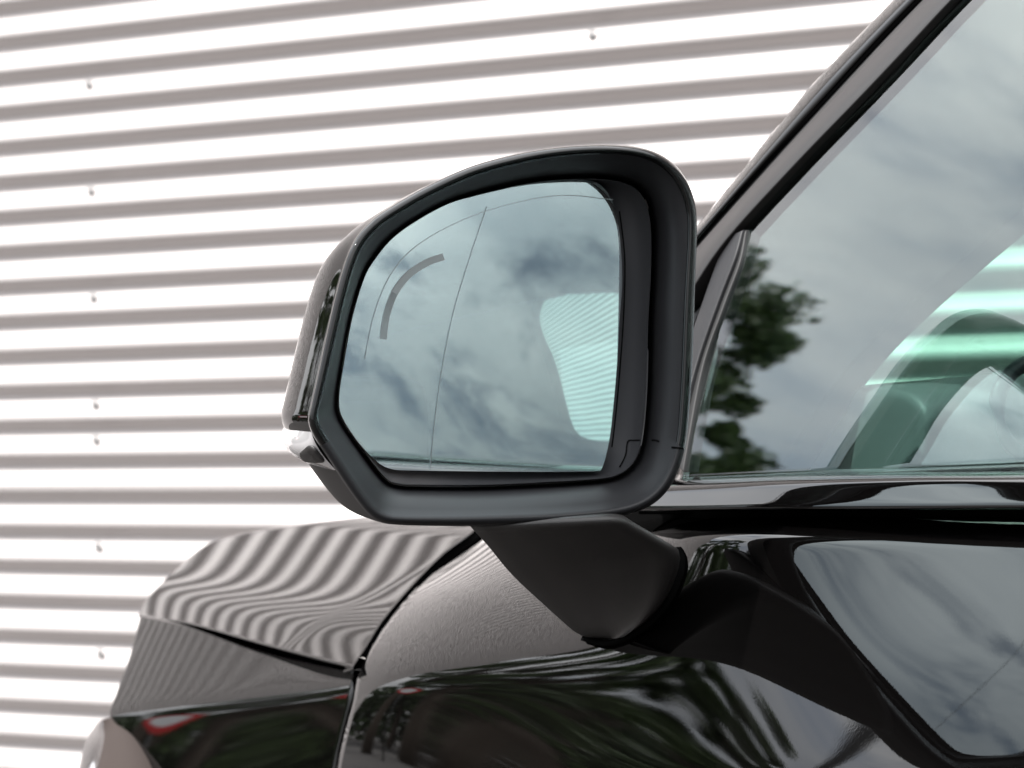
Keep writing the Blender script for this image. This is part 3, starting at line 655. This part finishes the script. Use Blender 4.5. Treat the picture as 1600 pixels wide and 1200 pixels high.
# ------------------------------------------------------------------ trees, sign and lamp post beyond the end of the wall, seen in the paint
def azpt(deg_left, dist): return np.array((0.05 - math.sin(R(deg_left)) * dist, 2.35 + math.cos(R(deg_left)) * dist, 0.0))   # seen from the mirror
def tree(loc, h, rad, seed, label, m, dens=1.0):
    rng = np.random.default_rng(seed); root = empty('tree', loc); tag(root, label, 'tree', 'trees beyond the end of the wall')
    tr = [loc + np.array((0.15 * math.sin(k * 1.3 + seed), 0.15 * math.cos(k + seed), h * 0.7 * k / 6)) for k in range(7)]
    parts = [tube(tr, np.linspace(0.16, 0.05, 7) * h / 7)]
    tips = []
    for k in range(12):
        b = tr[2 + k % 5]; a = rng.uniform(0, 2 * math.pi); l = rad * rng.uniform(0.6, 1.0)
        e = b + np.array((math.cos(a) * l, math.sin(a) * l, h * rng.uniform(0.10, 0.3))); mid = (b + e) / 2 + np.array((0, 0, -0.1))
        parts.append(tube([b, mid, e], (0.05 * h / 7, 0.035 * h / 7, 0.012 * h / 7), 6)); tips += [e, mid]
    mesh('trunk', *join(*parts), M['bark'], root)
    n = int(7000 * dens); cl = []
    for k in range(46 if dens < 3 else 85):
        a, b = rng.uniform(0, 2 * math.pi), rng.uniform(-0.9, 1); q = math.sqrt(1 - b * b) * rng.uniform(0.55, 1.05) * (1.12 - 0.35 * b)
        cl.append((loc + np.array((math.cos(a) * q * rad, math.sin(a) * q * rad, h * (0.62 if dens < 3 else 0.74) + b * h * (0.36 if dens < 3 else 0.25))), rng.uniform(0.12, 0.3) * rad * (0.75 if dens > 3 else 1)))
    for t in tips: cl.append((t, 0.2 * rad))
    idx = rng.integers(0, len(cl), n); cc = np.array([cl[i][0] for i in idx]); rr = np.array([cl[i][1] for i in idx])
    d = rng.normal(size=(n, 3)); d /= np.linalg.norm(d, axis=1, keepdims=True); P = cc + d * (rr * rng.uniform(0.3, 1, n))[:, None]
    u = rng.normal(size=(n, 3)); u /= np.linalg.norm(u, axis=1, keepdims=True); v = np.cross(u, rng.normal(size=(n, 3))); v /= np.linalg.norm(v, axis=1, keepdims=True)
    s = (rng.uniform(0.024, 0.045, n) if dens > 3 else rng.uniform(0.05, 0.1, n))[:, None]
    V = np.stack([P - u * s * 1.4, P + v * s * 0.7, P + u * s * 1.4, P - v * s * 0.7], 1).reshape(-1, 3)
    mesh('crown', V, [(4 * i, 4 * i + 1, 4 * i + 2, 4 * i + 3) for i in range(n)], m, root, smooth=False)
tree(azpt(39.2, 19), 8.4, 1.5, 1, 'tall slender tree nearest the end of the wall', M['leaf'], 4.6)
tree(azpt(42.3, 19.5), 7.5, 0.95, 8, 'young narrow tree beside the tall slender one', M['leaf'], 3.4)
tree(azpt(41, 27), 6.0, 2.2, 2, 'dark tree half hidden behind the wall end', M['leaf2'], 2)
tree(azpt(46.5, 27), 4.6, 2.4, 3, 'low round tree beside the tall slender one', M['leaf2'], 2)
tree(azpt(52, 28), 4.7, 2.6, 6, 'low dark tree behind the lamp post', M['leaf2'], 2)
tree(azpt(58, 29), 5.0, 2.8, 4, 'low spreading tree far from the wall', M['leaf'], 2)
tree(azpt(65, 28), 4.6, 2.6, 5, 'small bushy tree at the far edge of the lot', M['leaf2'], 2)
def hedge(a0, a1, dist, h, seed, label):
    rng = np.random.default_rng(seed); p0, p1 = azpt(a0, dist), azpt(a1, dist); root = empty('hedge', (p0 + p1) / 2); tag(root, label, 'hedge')
    n = 9000; t = rng.uniform(0, 1, n); P = p0 + (p1 - p0) * t[:, None]; P[:, 2] = h * rng.uniform(0, 1, n) ** 0.7 * (0.85 + 0.18 * np.sin(t * 23 + seed) + 0.1 * np.sin(t * 61))
    P[:, :2] += rng.normal(0, 0.35, (n, 2)); u = rng.normal(size=(n, 3)); u /= np.linalg.norm(u, axis=1, keepdims=True); v = np.cross(u, rng.normal(size=(n, 3))); v /= np.linalg.norm(v, axis=1, keepdims=True)
    s = rng.uniform(0.1, 0.24, n)[:, None]; V = np.stack([P - u * s, P + v * s * 0.6, P + u * s, P - v * s * 0.6], 1).reshape(-1, 3)
    mesh('foliage', V, [(4 * i, 4 * i + 1, 4 * i + 2, 4 * i + 3) for i in range(n)], M['leaf2'], root, smooth=False)
    b = [p0 + (p1 - p0) * k / 12 for k in range(13)]; tag(mesh('stems', *join(*[tube([q, q + UP * h * 0.5], (0.06, 0.02), 6) for q in b]), M['bark'], root), kind='stuff')
hedge(20, 52, 33, 3.4, 11, 'tall dark hedge closing the lot beyond the wall')
hedge(52, 84, 33, 2.8, 12, 'lower dark hedge far from the wall end')
sg = azpt(40.3, 17)
sr = empty('road_sign', sg); tag(sr, 'round white road sign with a red border on a thin post', 'sign')
toc = np.array((math.sin(R(44)), -math.cos(R(44)), 0)); sd = np.array((math.cos(R(44)), math.sin(R(44)), 0))
def disc(r0, r1, off, z):
    V, n = [], 40
    for r_, o in ((r0, off), (r1, off), (r1, off - 0.01), (r0, off - 0.01)):
        for k in range(n): a = 2 * math.pi * k / n; V.append(sg + toc * o + sd * r_ * math.cos(a) + UP * (z + r_ * math.sin(a)))
    return V, gridfaces(4, n, wrap=True) + ([tuple(range(n))] if r0 < 0.02 else [])
mesh('sign_border', *disc(0.24, 0.34, 0.04, 2.46), M['red'], sr, smooth=False)
mesh('sign_face', *disc(0.01, 0.25, 0.036, 2.46), M['white'], sr, smooth=False)
mesh('sign_post', *tube([sg, sg + UP * 1.4, sg + UP * 2.84], 0.03), M['galv'], sr)
lp = azpt(46.6, 15)
lr = empty('lamp_post', lp); tag(lr, 'dark street lamp post standing alone beyond the parked car', 'lamp post')
mesh('post', *tube([lp, lp + UP * 3, lp + UP * 6, lp + UP * 9.5], (0.10, 0.095, 0.08, 0.06)), M['galv'], lr)
hd = lp + UP * 9.5
mesh('lamp_head', *tube([hd, hd + sd * 0.2 + UP * 0.08, hd + sd * 0.55 + UP * 0.1], (0.05, 0.11, 0.05)), M['galv'], lr)

# screws down the cladding
for z in (1.646, 1.451, 1.256, 1.061, 0.996, 0.801, 0.606): screw(0.985, z)
screw(-0.19, 1.646)
